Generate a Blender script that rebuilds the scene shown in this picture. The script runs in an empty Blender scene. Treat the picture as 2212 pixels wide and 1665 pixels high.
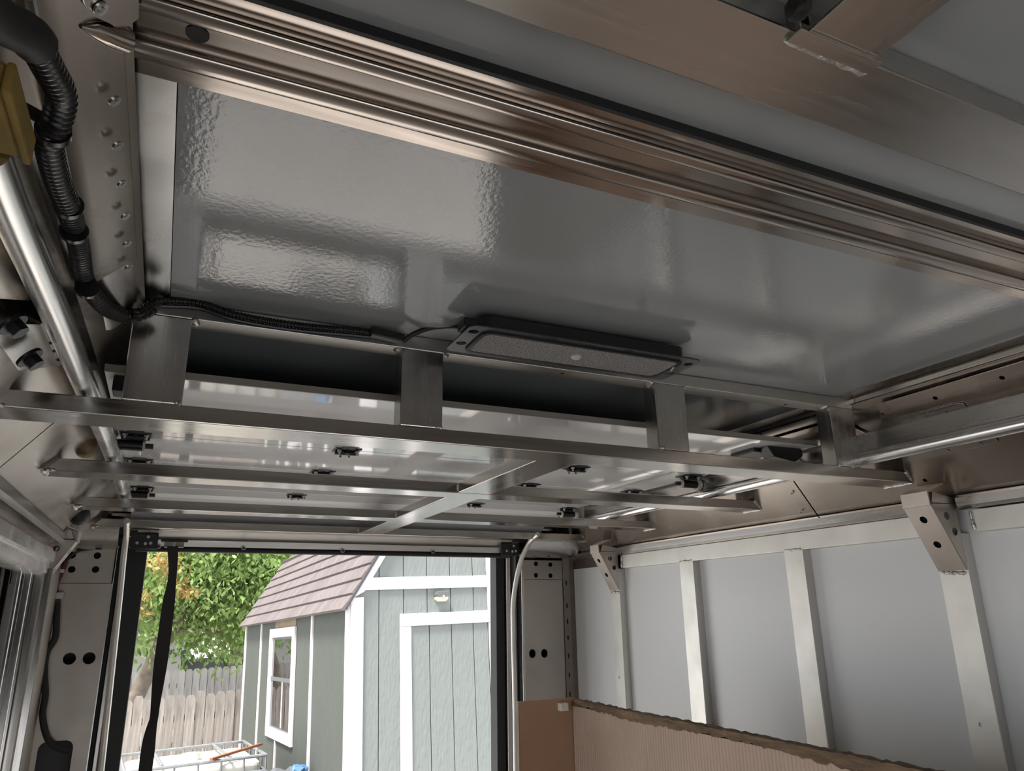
import bpy, bmesh, math, random
from mathutils import Vector, Matrix, noise
random.seed(7)
SC = bpy.context.scene
COL = SC.collection
Z0 = 1.5                      # camera height above the van floor; coordinates below are relative to the lens
V = Vector
# ------------------------------------------------------------------ camera
F = 1575.32; CX, CY = 1106.0, 832.5
def cam_axes(y, p, r):
    fwd = V((math.sin(y)*math.cos(p), math.cos(y)*math.cos(p), math.sin(p)))
    right = V((math.cos(y), -math.sin(y), 0)); up = right.cross(fwd)
    return (math.cos(r)*right + math.sin(r)*up, -math.sin(r)*right + math.cos(r)*up, fwd)
RT, UP, FW = cam_axes(0.43638172, 0.29954766, -0.01464715)
cd = bpy.data.cameras.new('camera'); cam = bpy.data.objects.new('camera', cd); COL.objects.link(cam)
cd.sensor_fit = 'HORIZONTAL'; cd.sensor_width = 36.0; cd.lens = F*36/2212; cd.clip_start = .02
cam.matrix_world = Matrix(((RT.x, UP.x, -FW.x, 0), (RT.y, UP.y, -FW.y, 0), (RT.z, UP.z, -FW.z, Z0), (0, 0, 0, 1)))
SC.camera = cam
# ------------------------------------------------------------------ world, light, exposure
w = bpy.data.worlds.new('overcast_sky'); SC.world = w; w.use_nodes = True
bg = w.node_tree.nodes['Background']; bg.inputs[0].default_value = (.925, .96, 1.0, 1); bg.inputs[1].default_value = 1.0
def portal(name, loc, rot, sx, sy):
    l = bpy.data.lights.new(name, 'AREA'); l.shape = 'RECTANGLE'; l.size = sx; l.size_y = sy; l.cycles.is_portal = True
    o = bpy.data.objects.new(name, l); COL.objects.link(o); o.location = loc; o.rotation_euler = rot
portal('rear_opening_portal', (.65, 3.3, Z0-.62), (math.radians(-90), 0, 0), 1.5, 1.75)
portal('side_window_portal', (-.42, .83, Z0-.57), (0, math.radians(-90), 0), 1.45, 3.3)
sun = bpy.data.lights.new('sun', 'SUN'); sun.energy = 5.0; sun.angle = math.radians(12); sun.color = (1, .96, .9)
so = bpy.data.objects.new('sun', sun); COL.objects.link(so); so.location = (-3, -1, 9); so.rotation_euler = V((-.40, -.22, .89)).to_track_quat('Z', 'Y').to_euler()
portal('added_front_portal', (.72, -1.52, Z0-1.07), (math.radians(90), 0, 0), 1.84, .86)  # sky sampling through the front opening added for interior light
SC.view_settings.view_transform = 'Standard'; SC.view_settings.look = 'None'
SC.view_settings.gamma = 1.0; SC.view_settings.use_curve_mapping = False
SC.view_settings.exposure = 1.0
SC.cycles.sample_clamp_indirect = 6.0
# ------------------------------------------------------------------ pixel rays (survey of the photograph)
def ray(u, v): return RT*((u-CX)/F) - UP*((v-CY)/F) + FW
def on(u, v, ax, val): d = ray(u, v); return d*(val/d[ax])
def cove_l(u, v, k=.55): d = ray(u, v); return d*(k/(d.z-d.x))
def cove_r(u, v, k=1.995): d = ray(u, v); return d*(k/(d.z+d.x))
# ------------------------------------------------------------------ materials
MATS = {}
def mat(name, col, rough=.5, metal=0., bump=None, var=None, rvar=0., stretch=(1, 1, 1), spec=.5, coat=0., trans=0., wave=None, orand=0.):
    m = bpy.data.materials.new(name); m.use_nodes = True; nt = m.node_tree; N = nt.nodes; L = nt.links
    b = N['Principled BSDF']; b.inputs['Base Color'].default_value = (*col, 1); b.inputs['Roughness'].default_value = rough
    b.inputs['Metallic'].default_value = metal; b.inputs['Specular IOR Level'].default_value = spec; b.inputs['Coat Weight'].default_value = coat
    b.inputs['Coat Roughness'].default_value = .08
    if trans: b.inputs['Transmission Weight'].default_value = trans
    tc = N.new('ShaderNodeTexCoord'); mp = N.new('ShaderNodeMapping'); mp.inputs['Scale'].default_value = stretch
    L.new(tc.outputs['Object'], mp.inputs[0])
    def nz(scale, det=4, src=mp):
        n = N.new('ShaderNodeTexNoise'); n.inputs['Scale'].default_value = scale; n.inputs['Detail'].default_value = det
        L.new(src.outputs['Object' if src is tc else 0], n.inputs['Vector']); return n
    if var:
        n = nz(var[0], 6, mp if len(var) < 3 else tc); r = N.new('ShaderNodeValToRGB'); L.new(n.outputs[0], r.inputs[0])
        a = var[1]; r.color_ramp.elements[0].position = .3; r.color_ramp.elements[1].position = .7
        c2 = var[2] if len(var) > 2 else tuple(c*(1-a) for c in col)
        r.color_ramp.elements[0].color = (*[x*(1-a)+y*a for x, y in zip(col, c2)], 1) if len(var) > 2 else (*c2, 1)
        r.color_ramp.elements[1].color = (*[min(1, c*(1+a*.35)) for c in col], 1)
        L.new(r.outputs[0], b.inputs['Base Color'])
    if rvar:
        n = nz(9, 5); mr = N.new('ShaderNodeMapRange'); L.new(n.outputs[0], mr.inputs[0])
        mr.inputs[1].default_value = .3; mr.inputs[2].default_value = .7
        mr.inputs[3].default_value = max(.02, rough-rvar); mr.inputs[4].default_value = rough+rvar; L.new(mr.outputs[0], b.inputs['Roughness'])
    if bump:
        n = nz(bump[0], bump[2] if len(bump) > 2 else 4); bp = N.new('ShaderNodeBump'); bp.inputs['Strength'].default_value = bump[1]; bp.inputs['Distance'].default_value = .01
        L.new(n.outputs[0], bp.inputs['Height']); L.new(bp.outputs[0], b.inputs['Normal'])
        if coat: L.new(bp.outputs[0], b.inputs['Coat Normal'])
    if wave:
        wv = N.new('ShaderNodeTexWave'); wv.bands_direction = wave[0]; wv.inputs['Scale'].default_value = wave[1]; wv.inputs['Distortion'].default_value = wave[3] if len(wave) > 3 else 0
        L.new(tc.outputs['Object'], wv.inputs['Vector']); bp2 = N.new('ShaderNodeBump'); bp2.inputs['Strength'].default_value = wave[2]; bp2.inputs['Distance'].default_value = .01
        L.new(wv.outputs[0], bp2.inputs['Height'])
        if bump: L.new(bp.outputs[0], bp2.inputs['Normal'])
        L.new(bp2.outputs[0], b.inputs['Normal'])
    if orand:                                   # board-to-board tone difference
        oi = N.new('ShaderNodeObjectInfo'); mr = N.new('ShaderNodeMapRange'); L.new(oi.outputs['Random'], mr.inputs[0]); mr.inputs[3].default_value = 1-orand; mr.inputs[4].default_value = 1+orand
        hs = N.new('ShaderNodeHueSaturation'); L.new(mr.outputs[0], hs.inputs['Value'])
        src = b.inputs['Base Color'].links[0].from_socket if b.inputs['Base Color'].links else None
        if src: L.new(src, hs.inputs['Color'])
        else: hs.inputs['Color'].default_value = (*col, 1)
        L.new(hs.outputs[0], b.inputs['Base Color'])
    MATS[name] = m; return m
ALC = (.52, .495, .465)
for ax, st in (('x', (.6, 14, 14)), ('y', (14, .6, 14)), ('z', (14, 14, .6))):
    mat('aluminium_'+ax, ALC, .19, 1, bump=(14, .004, 6), var=(3, .10), rvar=.05, stretch=st)
    mat('aluminium_rough_'+ax, (.66, .635, .60), .42, 1, var=(3, .10), rvar=.05, stretch=st)
    mat('aluminium_satin_'+ax, (.56, .535, .505), .25, 1, bump=(10, .003, 6), var=(2.5, .05), rvar=.04, stretch=st)
mat('aluminium_sheet', (.60, .54, .485), .25, 1, bump=(4, .02, 3), var=(6, .09), rvar=.035)
mat('aluminium_bright', (.74, .735, .72), .26, 1, var=(5, .08), rvar=.05)
mat('gusset_metal', (.60, .545, .50), .46, 1, var=(9, .12))
mat('post_metal', (.73, .715, .665), .48, .9, var=(7, .14), rvar=.06)
mat('pillar_dark', (.26, .22, .195), .5, 1, var=(8, .15))
mat('aluminium_ribbed', (.40, .355, .32), .14, 1, bump=(9, .004, 5), var=(2.5, .10), rvar=.06, stretch=(.5, 8, 8))
mat('pillar_sheet', (.50, .46, .41), .45, 1, bump=(5, .05), var=(5, .12), rvar=.06)
mat('galvanized', (.28, .29, .30), .45, .5, var=(30, .2), bump=(30, .05))
mat('weld', (.68, .66, .63), .32, 1, bump=(160, .35), var=(60, .45))
mat('ceiling_paint', (.295, .308, .318), .06, 0, bump=(150, .032, 4), stretch=(1, .7, 1), spec=.62)
mat('wall_paint', (.655, .668, .668), .30, 0, bump=(60, .045, 4), spec=.4)
mat('door_white', (.80, .80, .81), .05, 0, bump=(5, .012, 2), spec=.75, coat=.6)
mat('door_edge', (.33, .31, .27), .5)
mat('black_plastic', (.012, .012, .013), .38)
mat('black_rubber', (.014, .015, .016), .55)
mat('conduit_plastic', (.012, .012, .013), .24)
mat('webbing', (.022, .022, .022), .75, bump=(300, .2))
mat('bolt_zinc', (.60, .60, .58), .28, 1, bump=(60, .1))
mat('bolt_dark', (.05, .05, .055), .4, .8)
mat('dark_void', (.02, .02, .02), .7)
mat('particle_board', (.30, .19, .11), .75, var=(90, .35), bump=(90, .2))
mat('torn_wood', (.165, .105, .058), .85, var=(14, .6), bump=(40, .6), stretch=(6, .8, 6))
mat('cardboard', (.40, .295, .225), .8, var=(4, .10), wave=('Y', 26, .35))
mat('panel_brown', (.36, .21, .13), .6, var=(4, .18), bump=(40, .05))
mat('plywood', (.59, .545, .49), .65, var=(6, .2), stretch=(1, .3, 1))
mat('foam_yellow', (.26, .175, .04), .75, bump=(80, .25), var=(12, .25))
mat('foam_tan', (.42, .30, .17), .8, bump=(60, .4), var=(20, .4))
mat('lens_prismatic', (.50, .485, .48), .22, bump=(300, 1.0, 2), var=(300, .6))
mat('lamp_bezel', (.045, .047, .05), .35)
mat('sensor_white', (.55, .54, .52), .3)
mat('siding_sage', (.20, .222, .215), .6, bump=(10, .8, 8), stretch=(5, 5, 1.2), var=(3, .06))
mat('siding_shaded', (.070, .080, .068), .7, bump=(20, .3), stretch=(8, 8, .4), wave=('Y', 9, .35, .4), var=(6, .12))  # same sage as the front; the side wall's shade is put into the colour
mat('trim_white', (.68, .66, .68), .55, bump=(20, .12), stretch=(4, 4, 1))
mat('shingle', (.155, .13, .128), .9, var=(9, .25), bump=(120, .4), orand=.13)
mat('sash_dark', (.12, .125, .13), .4)
mat('bare_wood', (.24, .18, .115), .7, var=(8, .2))
mat('fence_wood', (.33, .295, .265), .85, orand=.14, var=(3.5, .42), bump=(25, .4), stretch=(7, 7, .6))
mat('fence_wood_grey', (.27, .26, .26), .85, orand=.12, var=(3.5, .3), bump=(25, .4), stretch=(7, 7, .6))
mat('bark', (.20, .165, .135), .9, bump=(20, .8), var=(10, .3))
mat('tote_plastic', (.60, .59, .53), .4, var=(2, .06))
mat('stick_orange', (.26, .085, .03), .6, var=(10, .2))
mat('tarp_grey', (.10, .105, .115), .55, bump=(14, .5))
mat('tarp_blue', (.07, .17, .34), .5, bump=(14, .5))
mat('house_white', (.45, .45, .44), .8)
mat('house_roof', (.14, .145, .16), .9)
mat('gravel', (.50, .475, .455), .95, var=(3, .3, (.36, .33, .29)), bump=(60, .8))
mat('cream_plastic', (.62, .58, .50), .5)
mat('wire_red', (.10, .012, .014), .5)
mat('bulkhead', (.10, .10, .105), .6)
mat('ink', (.03, .03, .035), .6)
mat('lamp_face', (.75, .68, .52), .5)
def leafmat(name, c):
    m = bpy.data.materials.new(name); m.use_nodes = True; nt = m.node_tree; N = nt.nodes; L = nt.links; N.remove(N['Principled BSDF'])
    o = N['Material Output']; d = N.new('ShaderNodeBsdfDiffuse'); t = N.new('ShaderNodeBsdfTranslucent'); mx = N.new('ShaderNodeMixShader'); mx.inputs[0].default_value = .45
    tc = N.new('ShaderNodeTexCoord'); n = N.new('ShaderNodeTexNoise'); n.inputs['Scale'].default_value = 2.2; n.inputs['Detail'].default_value = 6; L.new(tc.outputs['Object'], n.inputs[0])
    r = N.new('ShaderNodeValToRGB'); r.color_ramp.elements[0].position = .35; r.color_ramp.elements[1].position = .65
    r.color_ramp.elements[0].color = (*[x*.6 for x in c], 1); r.color_ramp.elements[1].color = (*[min(1, x*1.35) for x in c], 1)
    L.new(n.outputs[0], r.inputs[0]); L.new(r.outputs[0], d.inputs[0]); L.new(r.outputs[0], t.inputs[0])
    L.new(d.outputs[0], mx.inputs[1]); L.new(t.outputs[0], mx.inputs[2]); L.new(mx.outputs[0], o.inputs[0]); MATS[name] = m
leafmat('leaf_green', (.27, .375, .14)); leafmat('leaf_dark', (.12, .20, .07)); leafmat('leaf_yellow', (.55, .39, .17))
def glassmat(name, tint, f):
    m = bpy.data.materials.new(name); m.use_nodes = True; nt = m.node_tree; N = nt.nodes; L = nt.links; N.remove(N['Principled BSDF'])
    o = N['Material Output']; t = N.new('ShaderNodeBsdfTransparent'); t.inputs[0].default_value = (*tint, 1); g = N.new('ShaderNodeBsdfGlossy'); g.inputs['Roughness'].default_value = .01
    fr = N.new('ShaderNodeFresnel'); fr.inputs[0].default_value = 1.5; ad = N.new('ShaderNodeMath'); ad.operation = 'ADD'; ad.inputs[1].default_value = f; ad.use_clamp = True
    mx = N.new('ShaderNodeMixShader'); L.new(fr.outputs[0], ad.inputs[0]); L.new(ad.outputs[0], mx.inputs[0]); L.new(t.outputs[0], mx.inputs[1]); L.new(g.outputs[0], mx.inputs[2]); L.new(mx.outputs[0], o.inputs[0]); MATS[name] = m
glassmat('window_glass', (.93, .93, .94), .0); glassmat('shed_glass', (.35, .38, .38), .25)
# ------------------------------------------------------------------ object helpers
WL = {}                                  # camera-relative location of each object (none is rotated as a parent)
def link(o, parent, c):
    COL.objects.link(o); WL[o] = V(c)
    if parent is not None: o.parent = parent; o.location = V(c) - WL[parent]
    else: o.location = V(c) + V((0, 0, Z0))
    return o
def tag(o, label=None, cat=None, group=None, kind=None):
    if label: o['label'] = label
    if cat: o['category'] = cat
    if group: o['group'] = group
    if kind: o['kind'] = kind
    return o
def thing(name, label, cat, loc, group=None, kind=None):
    o = bpy.data.objects.new(name, None); o.empty_display_size = .05; link(o, None, loc)
    return tag(o, label, cat, group, kind)
def setting(name, label, loc):
    return tag(thing(name, label, None, loc), kind='structure')
def inst(src, c, parent, rot=None):
    o = bpy.data.objects.new(src.name.split('.')[0], src.data); link(o, parent, c)
    if rot is not None: o.rotation_euler = rot
    return o
class MB:
    def __init__(s, T=None): s.v = []; s.f = []; s.T = T
    def add(s, vs, fs):
        n = len(s.v); s.v += [s.T(*p) if s.T else V(p) for p in vs]; s.f += [[i+n for i in f] for f in fs]; return s
    def box(s, x0, x1, y0, y1, z0, z1):
        return s.add([(x, y, z) for x in (x0, x1) for y in (y0, y1) for z in (z0, z1)],
                     [(0, 1, 3, 2), (4, 6, 7, 5), (0, 4, 5, 1), (2, 3, 7, 6), (0, 2, 6, 4), (1, 5, 7, 3)])
    def beam(s, p0, p1, wv, hv):          # box along p0->p1 with half-width vectors wv, hv
        p0, p1, wv, hv = V(p0), V(p1), V(wv), V(hv); vs = []
        for p in (p0, p1):
            for a in (-1, 1):
                for b in (-1, 1): vs.append(p + wv*a + hv*b)
        return s.add(vs, [(0, 1, 3, 2), (4, 6, 7, 5), (0, 4, 5, 1), (2, 3, 7, 6), (0, 2, 6, 4), (1, 5, 7, 3)])
    def prism(s, poly, m, a0, a1):        # poly: 2d points, m(p, q, a) -> 3d
        n = len(poly); vs = [m(p, q, a0) for p, q in poly] + [m(p, q, a1) for p, q in poly]
        return s.add(vs, [list(range(n))[::-1], list(range(n, 2*n))] + [(i, (i+1) % n, n+(i+1) % n, n+i) for i in range(n)])
    def tube(s, path, r, n=12, caps=True):
        path = [V(p) for p in path]; k = len(path); rs = r if isinstance(r, (list, tuple)) else [r]*k; vs = []
        t0 = (path[1]-path[0]).normalized(); u = t0.orthogonal().normalized()
        for i, p in enumerate(path):
            t = (path[min(i+1, k-1)]-path[max(i-1, 0)]).normalized(); u = (u - t*u.dot(t)).normalized(); w_ = t.cross(u)
            for j in range(n): a = 2*math.pi*j/n; vs.append(p + (u*math.cos(a)+w_*math.sin(a))*rs[i])
        fs = [(i*n+j, i*n+(j+1) % n, (i+1)*n+(j+1) % n, (i+1)*n+j) for i in range(k-1) for j in range(n)]
        if caps: fs += [list(range(n))[::-1], list(range((k-1)*n, k*n))]
        return s.add(vs, fs)
    def cyl(s, p0, p1, r, n=16): return s.tube([p0, p1], r, n)
    def ball(s, c, r, n=10, sq=(1, 1, 1)):
        c = V(c); vs = [c+V((0, 0, -r*sq[2]))]; fs = []
        for i in range(1, n//2):
            a = -math.pi/2 + math.pi*i/(n//2)
            for j in range(n): b = 2*math.pi*j/n; vs.append(c+V((r*math.cos(a)*math.cos(b)*sq[0], r*math.cos(a)*math.sin(b)*sq[1], r*math.sin(a)*sq[2])))
        vs.append(c+V((0, 0, r*sq[2]))); R = n//2-1
        fs += [(0, 1+(j+1) % n, 1+j) for j in range(n)] + [(len(vs)-1, 1+(R-1)*n+j, 1+(R-1)*n+(j+1) % n) for j in range(n)]
        fs += [(1+i*n+j, 1+i*n+(j+1) % n, 1+(i+1)*n+(j+1) % n, 1+(i+1)*n+j) for i in range(R-1) for j in range(n)]
        return s.add(vs, fs)
    def ribbon(s, L_, R_, t):
        n = len(L_); vs = [V(p) for p in L_]+[V(p) for p in R_]+[V(p)+V(t) for p in L_]+[V(p)+V(t) for p in R_]; fs = []
        for i in range(n-1):
            fs += [(i, i+1, n+i+1, n+i), (2*n+i, 3*n+i, 3*n+i+1, 2*n+i+1), (i, 2*n+i, 2*n+i+1, i+1), (n+i, n+i+1, 3*n+i+1, 3*n+i)]
        return s.add(vs, fs + [(0, n, 3*n, 2*n), (n-1, 3*n-1, 4*n-1, 2*n-1)])
    def build(s, name, m, parent=None, bevel=0., smooth=True, seg=2):
        lo = V([min(p[i] for p in s.v) for i in range(3)]); hi = V([max(p[i] for p in s.v) for i in range(3)])
        c = V(((lo.x+hi.x)/2, (lo.y+hi.y)/2, lo.z))
        me = bpy.data.meshes.new(name); me.from_pydata([p-c for p in s.v], [], s.f); return finish(me, name, m, parent, c, bevel, smooth, seg)
def finish(me, name, m, parent, c, bevel=0., smooth=True, seg=2):
    bm = bmesh.new(); bm.from_mesh(me); bmesh.ops.recalc_face_normals(bm, faces=bm.faces)
    if bevel:
        ed = [e for e in bm.edges if len(e.link_faces) == 2 and e.calc_face_angle() > .6]
        bmesh.ops.bevel(bm, geom=ed, offset=bevel, segments=seg, affect='EDGES', profile=.5)
    bm.to_mesh(me); bm.free(); me.materials.append(MATS[m])
    if smooth and not bevel:
        for p in me.polygons: p.use_smooth = True
        me.set_sharp_from_angle(angle=math.radians(34))
    return link(bpy.data.objects.new(name, me), parent, c)
def circ(cx, cy, r, n=18, ry=None): return [(cx+r*math.cos(2*math.pi*i/n), cy+(ry or r)*math.sin(2*math.pi*i/n)) for i in range(n)]
def rrect(x0, x1, y0, y1, r, n=5):
    out = []
    for cx, cy, a in ((x1-r, y1-r, 0), (x0+r, y1-r, 90), (x0+r, y0+r, 180), (x1-r, y0+r, 270)):
        for i in range(n+1): t = math.radians(a+90*i/n); out.append((cx+r*math.cos(t), cy+r*math.sin(t)))
    return out
def plate(name, outline, holes, m3, th, m, parent=None, bevel=0.):     # flat sheet with real holes; m3(p,q)->3d; th = thickness vector
    bm = bmesh.new(); ed = []
    for lp in [outline]+holes:
        vs = [bm.verts.new(m3(p, q)) for p, q in lp]
        ed += [bm.edges.new((vs[i], vs[(i+1) % len(vs)])) for i in range(len(vs))]
    bmesh.ops.triangle_fill(bm, use_beauty=True, use_dissolve=False, edges=ed)
    r = bmesh.ops.extrude_face_region(bm, geom=list(bm.faces))
    bmesh.ops.translate(bm, vec=V(th), verts=[g for g in r['geom'] if isinstance(g, bmesh.types.BMVert)])
    co = [v.co for v in bm.verts]; lo = V([min(p[i] for p in co) for i in range(3)]); hi = V([max(p[i] for p in co) for i in range(3)])
    c = V(((lo.x+hi.x)/2, (lo.y+hi.y)/2, lo.z)); bmesh.ops.translate(bm, vec=-c, verts=bm.verts)
    me = bpy.data.meshes.new(name); bm.to_mesh(me); bm.free(); return finish(me, name, m, parent, c, 0, True)
def smoothpath(pts, k=6):
    pts = [V(p) for p in pts]; P = [pts[0]*2-pts[1]]+pts+[pts[-1]*2-pts[-2]]; out = []
    for i in range(1, len(P)-2):
        a, b, c, d = P[i-1:i+3]
        for j in range(k):
            t = j/k; out.append(.5*((2*b)+(c-a)*t+(2*a-5*b+4*c-d)*t*t+(3*b-a-3*c+d)*t**3))
    return out+[pts[-1]]
def resample(path, step):
    out = [path[0]]; acc = 0
    for a, b in zip(path, path[1:]):
        L_ = (b-a).length; t = step-acc
        while t <= L_: out.append(a.lerp(b, t/L_)); t += step
        acc = L_-(t-step)
    return out
def bead(p0, p1, r, parent, n=9):
    p0, p1 = V(p0), V(p1); rnd = random.Random(int(p0.x*7919+p0.y*104729+p0.z*31)); path = []; rs = []
    for i in range(n):
        t = i/(n-1); path.append(p0.lerp(p1, t)+V([rnd.uniform(-1, 1)*r*.3 for _ in range(3)])); rs.append(r*(.55 if i in (0, n-1) else rnd.uniform(.75, 1.25)))
    return MB().tube(path, rs, 8).build('weld_bead', 'weld', parent)
XZ = lambda p, q, a: (p, a, q)           # profile in x-z, extruded along y
YZ = lambda p, q, a: (a, p, q)           # profile in y-z, extruded along x
# ================================================================== THE VAN: shell
floor = tag(MB().box(-.36, 1.80, -1.5, 3.2, -1.53, -1.5).build('floor', 'plywood'), 'plywood floor of the van body', kind='structure')
ceil = setting('ceiling', 'glossy grey painted van ceiling with bright metal edge strips', (.71, .9, .5))
MB().box(-.0415, 1.468, -1.45, 3.12, .5, .512).build('ceiling_panel', 'ceiling_paint', ceil)
MB().box(-.40, 1.84, -1.5, 3.24, .545, .56).build('roof_skin', 'bulkhead', ceil)
MB().box(-.098, -.0425, -1.45, 3.10, .4985, .508).build('edge_strip', 'aluminium_bright', ceil)
MB().prism([(1.469, .499), (1.512, .494), (1.512, .5), (1.469, .505)], XZ, -1.45, 3.1).build('edge_strip', 'aluminium_satin_y', ceil)
MB().prism([(1.512, .493), (1.527, .476), (1.53, .479), (1.516, .5)], XZ, -1.45, 3.1).build('edge_strip', 'aluminium_satin_y', ceil)
# --- right cove (sloped metal corner between ceiling and side wall)
def cov_r(t, y, out=0.):                 # t: 0 at ceiling edge .. 1 at lower lip; out: proud of the base sheet
    return V((1.518+(1.745-1.518)*t-out*.707, y, .482+(.260-.482)*t-out*.707))
def cov_l(t, y, out=0.):
    p = cov_r(t, y, out); return V((1.440-p.x, y, p.z))
tr = setting('trim_1', 'sloped bare aluminium corner panels above the right wall', (1.7, .9, .26))
pr_ = (-.002*.707, 0, -.002*.707)
def hole_at(fn, u, v, r=.0055):          # circle in (t,y) coordinates around a photographed spot
    p = fn(u, v); t = (p.x-1.518)/(1.745-1.518) if fn is cove_r else (1.44-p.x-1.518)/(1.745-1.518)
    return circ(t, p.y, r/.318, 12, r)
plate('cove_panel', [(0, -1.45), (1, -1.45), (1, 1.60), (.40, 1.575), (0, 1.56)], [hole_at(cove_r, 2000, 1044)], lambda t, y: cov_r(t, y), pr_, 'aluminium_sheet', tr)
plate('cove_panel', [(0, 1.565), (.40, 1.580), (1, 1.605), (1, 3.1), (0, 3.1)], [], lambda t, y: cov_r(t, y), pr_, 'aluminium_sheet', tr)
plate('upper_panel', [(.02, -1.45), (.30, -1.45), (.30, 1.185), (.22, 1.195), (.04, 1.165)], [hole_at(cove_r, 2170, 813), hole_at(cove_r, 2026, 857), hole_at(cove_r, 1912, 892)],
      lambda t, y: cov_r(t, y, .012), pr_, 'aluminium_sheet', tr)
plate('upper_panel', [(.08, 1.30), (.30, 1.25), (.30, 2.9), (.08, 2.9)], [], lambda t, y: cov_r(t, y, .008), pr_, 'aluminium_sheet', tr)
plate('patch_plate', rrect(.20, .34, .985, 1.175, .025), [circ(.27, 1.15, .012, 10, .004), circ(.25, 1.03, .012, 10, .004)], lambda t, y: cov_r(t, y, .016), pr_, 'aluminium_satin_y', tr)
plate('patch_plate', rrect(.50, .62, .985, 1.22, .02), [circ(.585, 1.10, .012, 10, .004), circ(.585, 1.02, .012, 10, .004)], lambda t, y: cov_r(t, y, .004), pr_, 'aluminium_satin_y', tr)
for (u, v) in ((1711, 1065), (1731, 1105)):
    p = cove_r(u, v); MB().ball(p+V((-.001, 0, -.001)), .005, 8, (1, 1, .5)).build('rivet', 'aluminium_satin_y', tr)
MB().prism([(1.744, .257), (1.775, .257), (1.775, .249), (1.740, .249), (1.737, .246), (1.737, .231), (1.742, .226), (1.748, .2235), (1.775, .2235), (1.775, .22), (1.744, .22), (1.733, .228), (1.732, .248), (1.738, .253)], XZ, -1.45, 1.165).build('lip_rail', 'aluminium_satin_y', tr)
MB().prism([(1.744, .257), (1.775, .257), (1.775, .249), (1.740, .249), (1.737, .246), (1.737, .231), (1.742, .226), (1.748, .2235), (1.775, .2235), (1.775, .22), (1.744, .22), (1.733, .228), (1.732, .248), (1.738, .253)], XZ, 1.255, 3.09).build('lip_rail', 'aluminium_satin_y', tr)
# --- right wall
wr = setting('wall_right', 'grey painted side wall with bare aluminium posts and rail', (1.77, .9, -1.5))
ys = [(-1.45, -.85), (-.845, -.36), (-.355, .14), (.145, .645), (.65, 1.205), (1.21, 1.712), (1.717, 2.238), (2.243, 2.728)]
for y0, y1 in ys: MB().box(1.775, 1.785, y0, y1, -1.5, .23).build('wall_panel', 'wall_paint', wr)
MB().box(1.748, 1.785, 2.765, 3.092, -1.5, .182).build('wall_panel', 'wall_paint', wr)
MB().box(1.795, 1.82, -1.5, 3.24, -1.53, .55).build('outer_skin', 'bulkhead', wr)
for y0, y1, zt in ((-.86, -.785, .165), (-.34, -.265, .165), (.155, .23, .165), (.655, .73, .165), (1.173, 1.247, .165), (1.678, 1.752, .165), (2.202, 2.28, .165), (2.698, 2.763, .165)):
    holes = []
    if abs(y0-1.173) < .01: p = on(2118, 1565, 0, 1.743); holes = [circ(p.y, p.z, .0048, 12)]
    if abs(y0-2.698) < .01: p = on(1338, 1463, 0, 1.743); holes = [circ(p.y, p.z, .0048, 12)]
    o = MB().prism([(1.7455, y0), (1.775, y0), (1.775, y1), (1.7455, y1)], lambda p, q, a: (p, q, a), -1.5, zt).build('post', 'aluminium_rough_z', wr, .0012)
    plate('post_face', [(y0, -1.5), (y1, -1.5), (y1, zt), (y0, zt)], holes, lambda p, q: (1.743, p, q), (.0025, 0, 0), 'post_metal', wr)
MB().box(1.743, 1.775, -1.45, 1.135, .165, .217).build('rail', 'post_metal', wr, .0015)
MB().box(1.743, 1.775, 1.25, 2.665, .165, .219).build('rail', 'post_metal', wr, .0015)
for y0, y1 in ((1.682, 1.75), (2.205, 2.278)): bead((1.742, y0, .166), (1.742, y1, .166), .004, wr, 12)
bead((1.742, 1.18, .072), (1.742, 1.243, .074), .005, wr, 12); bead((1.742, 2.70, .068), (1.742, 2.76, .07), .005, wr, 12)
bead((1.742, 1.14, .215), (1.742, 1.137, .168), .004, wr); bead((1.742, 2.667, .215), (1.742, 2.67, .168), .004, wr)
# --- left cove
tl = setting('trim_2', 'sloped bare aluminium corner panels above the side window', (-.2, .9, .26))
pl_ = (.002*.707, 0, -.002*.707)
plate('cove_panel', [(0, -1.45), (1, -1.45), (1, 1.60), (.40, 1.50), (0, 1.47)], [], lambda t, y: cov_l(t, y), pl_, 'aluminium_sheet', tl)
plate('cove_panel', [(0, 1.476), (.40, 1.506), (1, 1.606), (1, 3.1), (0, 3.1)], [], lambda t, y: cov_l(t, y), pl_, 'aluminium_sheet', tl)
hl = [hole_at(cove_l, 82, 833, .004)]
sheet = [(-.082, .470), (-.092, .460), (-.105, .447), (-.118, .434), (-.128, .423), (-.131, .417)]
n = len(sheet)
MB().prism(sheet+[(x-.002, z-.002) for x, z in sheet[::-1]], XZ, -.4, 1.035).build('screw_strip', 'aluminium_sheet', tl)
MB().prism([(-.086, .466), (-.12, .433), (-.135, .43), (-.1, .474)], XZ, 1.03, 1.24).build('screw_strip', 'aluminium_satin_y', tl)
MB().tube([(-.1315, -.4, .4165), (-.1315, 1.03, .4165)], .004, 8).build('rolled_edge', 'aluminium_bright', tl)
for (u, v) in ((239, 208), (246, 305), (256, 389), (264, 459), (268, 519), (272, 570)):
    p = cove_l(u, v, .548)
    b = MB(); b.tube([p+V((.0030, 0, -.0030)), p+V((.0048, 0, -.0048))], .0058, 14); b.tube([p+V((.0048, 0, -.0048)), p+V((.0054, 0, -.0054))], .0025, 8); b.build('screw', 'bolt_zinc', tl)
MB().prism([(-.305, .257), (-.335, .257), (-.335, .249), (-.300, .249), (-.297, .231), (-.304, .2235), (-.335, .2235), (-.335, .22), (-.304, .22), (-.293, .228), (-.292, .248), (-.298, .253)], XZ, -1.45, 3.08).build('lip_rail', 'aluminium_satin_y', tl)
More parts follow.
